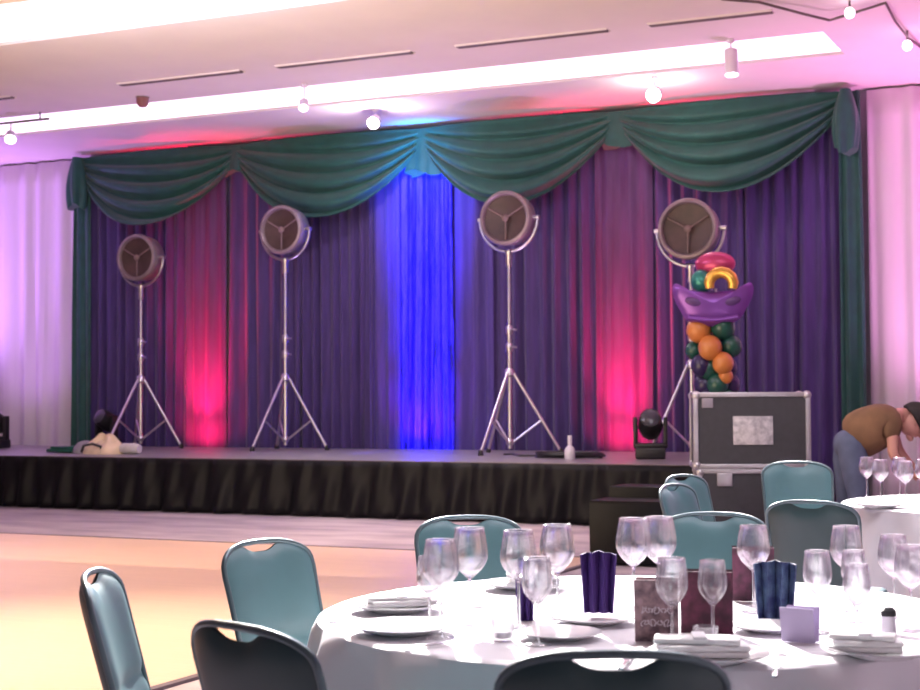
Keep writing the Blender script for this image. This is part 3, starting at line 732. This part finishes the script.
card(-.84,3.76,R(-8),.085,.085,'lilac','small lilac folded card right of the small plate',False)
def soft_napkin(x, y, z, rz, sx, sy, sz, label):
    t = thing('napkin', label, 'napkin', (x,y,z), rz, 'soft white napkins on plates')
    mb = MB()
    for k, (a, dx, dy) in enumerate(((0,0,0),(4,.006,-.004),(-5,-.004,.005))):
        mb.box((dx,dy,sz*(.3+.62*k)), (sx*1.7*(1-.06*k),sy*2.1*(1-.08*k),sz*.62), Matrix.Rotation(R(a),3,'Z'), bevel=sz*.25)
    mb.build('folded_cloth', M['napkin'], t)
    MB().box((0,0,sz*2.0), (.03,sy*2.0,sz*.3), bevel=.002).build('napkin_band', M['cloth'], t)
    return t
soft_napkin(-.99,3.40,.766,R(20),.13,.045,.022,'white napkin folded on the plate at the front edge of the near table')
soft_napkin(-.66,3.62,.766,R(12),.10,.04,.02,'white napkin folded on the plate at the lower right edge')
soft_napkin(-2.00,3.88,.766,R(40),.12,.035,.014,'white napkin folded flat on the far left plate')
soft_napkin(-1.84,4.47,.766,R(30),.10,.04,.02,'white napkin on the plate before the leftmost far chair')
soft_napkin(-1.22,4.72,.766,R(15),.11,.04,.02,'white napkin on the rearmost plate of the near table')
t = thing('pepper_mill', 'small pepper shaker with dark top at the right of the near table', 'shaker', (-.66,3.95,.753))
MB().lathe([(.018,0),(.02,.003),(.017,.05)], n=16).build('body', M['plastic'], t)
MB().lathe([(.019,.048),(.019,.062),(.01,.07)], n=16).build('lid', M['black'], t)
for x, y, lb in ((-1.52,3.50,'small clear votive glass beside the slim glass'),(-1.25,3.95,'small clear votive glass left of the floral card'),(-1.02,3.56,'small clear votive glass at the front right of the floral card')):
    t = thing('votive_holder', lb, 'candle holder', (x,y,.753), 0, 'votive glasses on the near table')
    MB().lathe([(.002,.0),(.026,.0),(.031,.055),(.029,.055),(.024,.006),(.002,.006)], n=24, cap=False).build('cup', M['glass'], t)
    MB().lathe([(.02,.006),(.02,.02),(.002,.02)], n=16).build('candle', M['napkin'], t)

# ------------------------------------------------------------------ person bending over at right
def skin_obj(name, pts, edges, radii, m, parent, root=0, sub=2):
    me = bpy.data.meshes.new(name); me.from_pydata(pts, edges, []); o = bpy.data.objects.new(name, me); COL.objects.link(o)
    bm = bmesh.new(); bm.from_mesh(me); sl = bm.verts.layers.skin.verify(); bm.verts.ensure_lookup_table()
    for i, v in enumerate(bm.verts):
        r = radii[i]; v[sl].radius = r if isinstance(r, tuple) else (r, r); v[sl].use_root = (i == root)
    bm.to_mesh(me); bm.free(); me.materials.append(m)
    sk = o.modifiers.new('skin', 'SKIN'); sk.use_smooth_shade = True
    ss = o.modifiers.new('sub', 'SUBSURF'); ss.levels = sub; ss.render_levels = sub
    o.parent = parent; return o
PR = thing('person', 'person in brown shirt and blue jeans bending over at the right edge', 'person', (-2.46, 13.1, 0), R(22))
PR.scale = (1.03, 1.03, 1.03)
# local frame: +x the way the person leans, +y away from camera
body_p = [(0,0,.93),(.16,0,1.08),(.30,0,1.18),(.40,0,1.17),(.47,0,1.16),
  (.0,.10,.86),(-.02,.12,.48),(-.06,.12,.09),(.10,.13,.04),
  (.0,-.10,.86),(.03,-.12,.48),(.0,-.12,.09),(.16,-.13,.04),
  (.34,.17,1.10),(.42,.22,.86),(.55,.18,.70),
  (.28,-.17,1.08),(.27,-.21,.84),(.42,-.16,.71)]
body_e = [(0,1),(1,2),(2,3),(3,4),(0,5),(5,6),(6,7),(7,8),(0,9),(9,10),(10,11),(11,12),(2,13),(13,14),(14,15),(2,16),(16,17),(17,18)]
body_r = [.11,.10,.11,.07,.055,.085,.06,.04,.035,.085,.06,.04,.035,.055,.042,.03,.055,.042,.03]
skin_obj('body', body_p, body_e, body_r, M['skin'], PR)
skin_obj('shirt', [(-.06,0,.95),(.10,0,1.02),(.22,0,1.09),(.35,0,1.14),(.33,.165,1.11),(.37,.20,.98),(.27,-.165,1.08),(.27,-.20,.96)], [(0,1),(1,2),(2,3),(2,4),(4,5),(2,6),(6,7)], [.20,.225,.235,.15,.09,.068,.09,.068], M['shirt'], PR)
jn = MB()
jn.tube([(-.03,.085,.93),(-.03,.095,.80),(-.03,.11,.62),(-.035,.12,.46),(-.05,.12,.28),(-.06,.12,.07)], [.105,.118,.098,.080,.074,.072], 16)
jn.tube([(-.03,-.085,.93),(-.02,-.095,.80),(.0,-.11,.62),(.02,-.12,.46),(.01,-.12,.28),(.0,-.12,.07)], [.105,.118,.098,.080,.074,.072], 16)
jn.ball((-.01,0,.91), .18, (.86,1.0,.74), 24, 14, Matrix.Rotation(R(35),3,'Y'))
jn.build('jeans', M['jeans'], PR)
for s, x in ((1,.02),(-1,.08)):
    MB().ball((x, s*.125, .05), .06, (2.1,.85,.8)).build('shoe', M['shoe'], PR)
# head
hm = Matrix.Translation((.51,0,1.10)) @ Matrix.Rotation(R(62),4,'Y') @ Matrix.Scale(1.12,4)
hd = MB().ball((0,0,0), .10, (1.0,.80,1.22), 24, 16)
hd.ball((.098,0,-.01), .018, (1.1,.7,1.4)); hd.ball((.07,0,-.09), .035, (1,.9,.7))
for s in (-1,1): hd.ball((-.005,s*.082,-.01), .022, (.8,.4,1.3))
hd = hd.build('head', M['skin'], PR); hd.matrix_local = hm
hr = MB().grid(lambda u, v: (-.018+.125*math.cos(2*PI*u)*(1+.08*math.sin(10*PI*u+6*v))*math.sin(PI*v*.56+.01), .108*math.sin(2*PI*u)*math.sin(PI*v*.56+.01), .01+.135*math.cos(PI*v*.56)*(1+.03*math.sin(14*PI*u))), 36, 12, wrap=True).build('hair', M['hair'], PR, solid=.01); hr.matrix_local = hm
for s in (-1,1):
    MB().ball((.088,s*.033,.012), .012, (.5,1,.7)).build('eye', M['eyefoil'], hd)
MB().ball((.088,0,-.052), .02, (.3,1,.3)).build('mouth', M['magenta'], hd)
# hands
for s, (wx, wy, wz) in ((1,(.55,.18,.70)),(-1,(.42,-.16,.71))):
    pts = [(wx,wy,wz),(wx+.05,wy,wz-.04)]; ed = [(0,1)]; rd = [(.022,.022),(.034,.018)]
    for k in range(4):
        oy = (-.027+.018*k); L = [.07,.08,.077,.06][k]; b = len(pts)
        pts += [(wx+.075,wy+oy,wz-.055),(wx+.075+L*.5,wy+oy*1.15,wz-.075),(wx+.075+L*.8,wy+oy*1.2,wz-.105)]; ed += [(1,b),(b,b+1),(b+1,b+2)]; rd += [.010,.009,.0075]
    b = len(pts); pts += [(wx+.03,wy-s*.035,wz-.05),(wx+.065,wy-s*.055,wz-.075)]; ed += [(1,b),(b,b+1)]; rd += [.011,.009]
    skin_obj('hand', pts, ed, rd, M['skin'], PR, 0, 1)
# what the person works on: a low grey trunk and an open case
def trunk(loc, rz, w, d, h, label, m):
    t = thing('equipment_trunk', label, 'trunk', loc, rz, 'equipment trunks beside the person')
    MB().box((0,0,h*.42), (w,d,h*.82), bevel=.012).build('body', M[m], t)
    MB().box((0,0,h*.92), (w+.01,d+.01,h*.15), bevel=.012).build('lid', M[m], t)
    for x in (-w*.3,w*.3): MB().box((x,-d/2-.008,h*.83), (.07,.02,.08), bevel=.004).build('latch', M['case_trim'], t)
trunk((-1.62,13.62,0), R(22), .62,.45,.60, 'grey equipment trunk under the hands of the bending person', 'greycloth')
trunk((-2.86,12.95,0), R(18), .40,.4,.50, 'low grey trunk between the flight cases and the bending person', 'greycloth')
t = thing('stacking_stool', 'dark stool with pale legs between flight case and bending person', 'stool', (-2.82,15.5,0), R(10))
MB().box((0,0,.93), (.42,.36,.07), bevel=.03).build('seat', M['black'], t)
for x in (-.17,.17):
    for y in (-.14,.14): MB().tube([(x,y,.9),(x*1.2,y*1.2,0)], .014, 8).build('leg', M['chrome'], t)

# ------------------------------------------------------------------ lights
def lamp(kind, loc, target, power, col, size=.1, cone=60, blend=.5, sx=None):
    d = bpy.data.lights.new('light', kind); d.energy = power; d.color = col
    if kind == 'SPOT': d.spot_size = R(cone); d.spot_blend = blend; d.shadow_soft_size = size
    elif kind == 'AREA':
        d.size = size
        if sx: d.shape = 'RECTANGLE'; d.size_y = sx
    else: d.shadow_soft_size = size
    o = bpy.data.objects.new('light', d); COL.objects.link(o); o.location = loc
    if target: o.rotation_euler = aim(loc, target).to_euler()
    return o
V = (.60, .28, 1.0); P = (1., .38, .88)
# key spots from over the stage front onto the tables
lamp('SPOT', (-6.5, 11.5, 5.0), (-1.3, 4.2, .7), 20000, (1, .95, .93), .12, 34, .6)
lamp('SPOT', (-3.2, 14.5, 5.0), (-1.0, 8.8, .6), 7500, (1, .95, .93), .12, 40, .6)
# warm pools on the dance floor
lamp('SPOT', (-6.2, 5.8, 5.1), (-5.3, 6.6, 0), 3000, (1, .80, .50), .2, 60, 1.)
lamp('SPOT', (-10, 9.0, 5.1), (-9.5, 9.5, 0), 1150, (1, .76, .60), .2, 110, 1.)
lamp('SPOT', (-6.8, 13.0, 5.1), (-6.8, 13.6, 0), 1000, (1, .80, .65), .2, 60, 1.)
lamp('SPOT', (-8.5, 15.5, 5.1), (-8.5, 16.4, .6), 420, (1, .9, .95), .2, 80, 1.)
# room downlights
lamp('AREA', (-1.5, 6.2, 5.15), (-1.5, 6.2, 0), 190, (.90, .88, 1), 3.)
lamp('AREA', (-3, 10.5, 5.15), (-3, 10.5, 0), 120, (.95, .88, 1), 3.)
# warm bounce onto the beige ceiling
lamp('AREA', (-8, 9, 1.0), (-8, 12.5, 5.2), 460, (1, .79, .52), 5.)
# violet and pink washes
lamp('SPOT', (-18.6, 17.6, .75), (-18.3, 18.6, 5.2), 1300, V, .1, 110, 1.)
lamp('SPOT', (-16.6, 17.2, .75), (-16.6, 19.4, 2.8), 170, V, .1, 70, 1.)
lamp('SPOT', (-2.0, 18.0, .1), (-1.9, 18.8, 5.2), 800, P, .1, 100, 1.)
lamp('SPOT', (0.4, 18.0, .1), (0.2, 18.4, 5.2), 1100, (1, .16, .80), .1, 100, 1.)
for x, c in ((-15, V), (-11, (.66,.38,1.)), (-7, (.85,.45,1.)), (-3, (.95,.5,1.))): lamp('SPOT', (x, 16.9, .9), (x, 16.8, 5.2), 250, c, .2, 84, .9)  # unseen uplights added above the deck to tint the ceiling
# red uplights
for x in (-13.18, -6.57):
    for (sx_, yy, tz, pw, sp) in ((.44, 18.86, 1.05, 13, 110), (.36, 18.84, 2.2, 38, 60)):
        l = lamp('AREA', (x, yy, .69), (x, 19.25, tz), pw, (1, .008, .09), sx_, sx=.06); l.data.spread = R(sp)
    lamp('SPOT', (x, 18.75, .70), (x, 19.15, 4.2), 150, (1, .03, .16), .03, 34, .9)
# blue uplights on the sequin curtain
for tz, pw, c in ((.75, 700, (.03,.02,1)), (1.45, 1000, (.03,.02,1)), (2.2, 1300, (.03,.02,1)), (2.95, 1800, (.03,.03,1)), (3.7, 2200, (.03,.04,1)), (4.5, 2600, (.02,.16,1))):
    lamp('SPOT', (-9.5, 16.7, .75), (-9.53, 19.25, tz), pw*1.0, c, .05, 27, 1.)
l = lamp('AREA', (-9.5, 18.8, .69), (-9.53, 19.25, 1.3), 7, (.6, .05, 1), .5, sx=.06); l.data.spread = R(90)
lamp('SPOT', (-9.5, 16.7, .75), (-9.5, 19.1, 4.72), 2600, (.01, .55, 1), .05, 16, 1.)
# house light on the curtains
lamp('AREA', (-9, 11.5, 4.9), (-9.5, 19.2, 2.2), 110, (.72, .70, 1), 3.5, sx=1.)
# point lamps added near the ceiling to give the white glare
lamp('POINT', (-5.65, 17.75, 4.95), None, 26, (1, .9, .85), .06)
lamp('POINT', (-9.55, 17.8, 4.95), None, 60, (1, .85, 1), .06)

w = bpy.data.worlds.new('world'); scene.world = w; w.use_nodes = True
w.node_tree.nodes['Background'].inputs[0].default_value = (.66, .54, .90, 1)
w.node_tree.nodes['Background'].inputs[1].default_value = .07

# ------------------------------------------------------------------ camera
cam = bpy.data.cameras.new('camera'); co = bpy.data.objects.new('camera', cam); COL.objects.link(co); scene.camera = co
cam.sensor_width = 36; cam.lens = 36*1530/920; cam.clip_start = .05; cam.clip_end = 100
cam.dof.use_dof = True; cam.dof.focus_distance = 6.0; cam.dof.aperture_fstop = 5.6
yaw = R(25); pitch = math.atan(54/1530); roll = .005
F0 = Vector((-math.sin(yaw), math.cos(yaw), 0)); R0 = Vector((math.cos(yaw), math.sin(yaw), 0)); Zv = Vector((0,0,1))
F = F0*math.cos(pitch)+Zv*math.sin(pitch); U0 = Zv*math.cos(pitch)-F0*math.sin(pitch)
Rr = R0*math.cos(roll)-U0*math.sin(roll); U = U0*math.cos(roll)+R0*math.sin(roll)
co.matrix_world = Matrix(((Rr.x,U.x,-F.x,0),(Rr.y,U.y,-F.y,0),(Rr.z,U.z,-F.z,1.35),(0,0,0,1)))

vs = scene.view_settings; vs.view_transform = 'Standard'; vs.look = 'None'; vs.exposure = 0.0; vs.gamma = 1.0; vs.use_curve_mapping = False
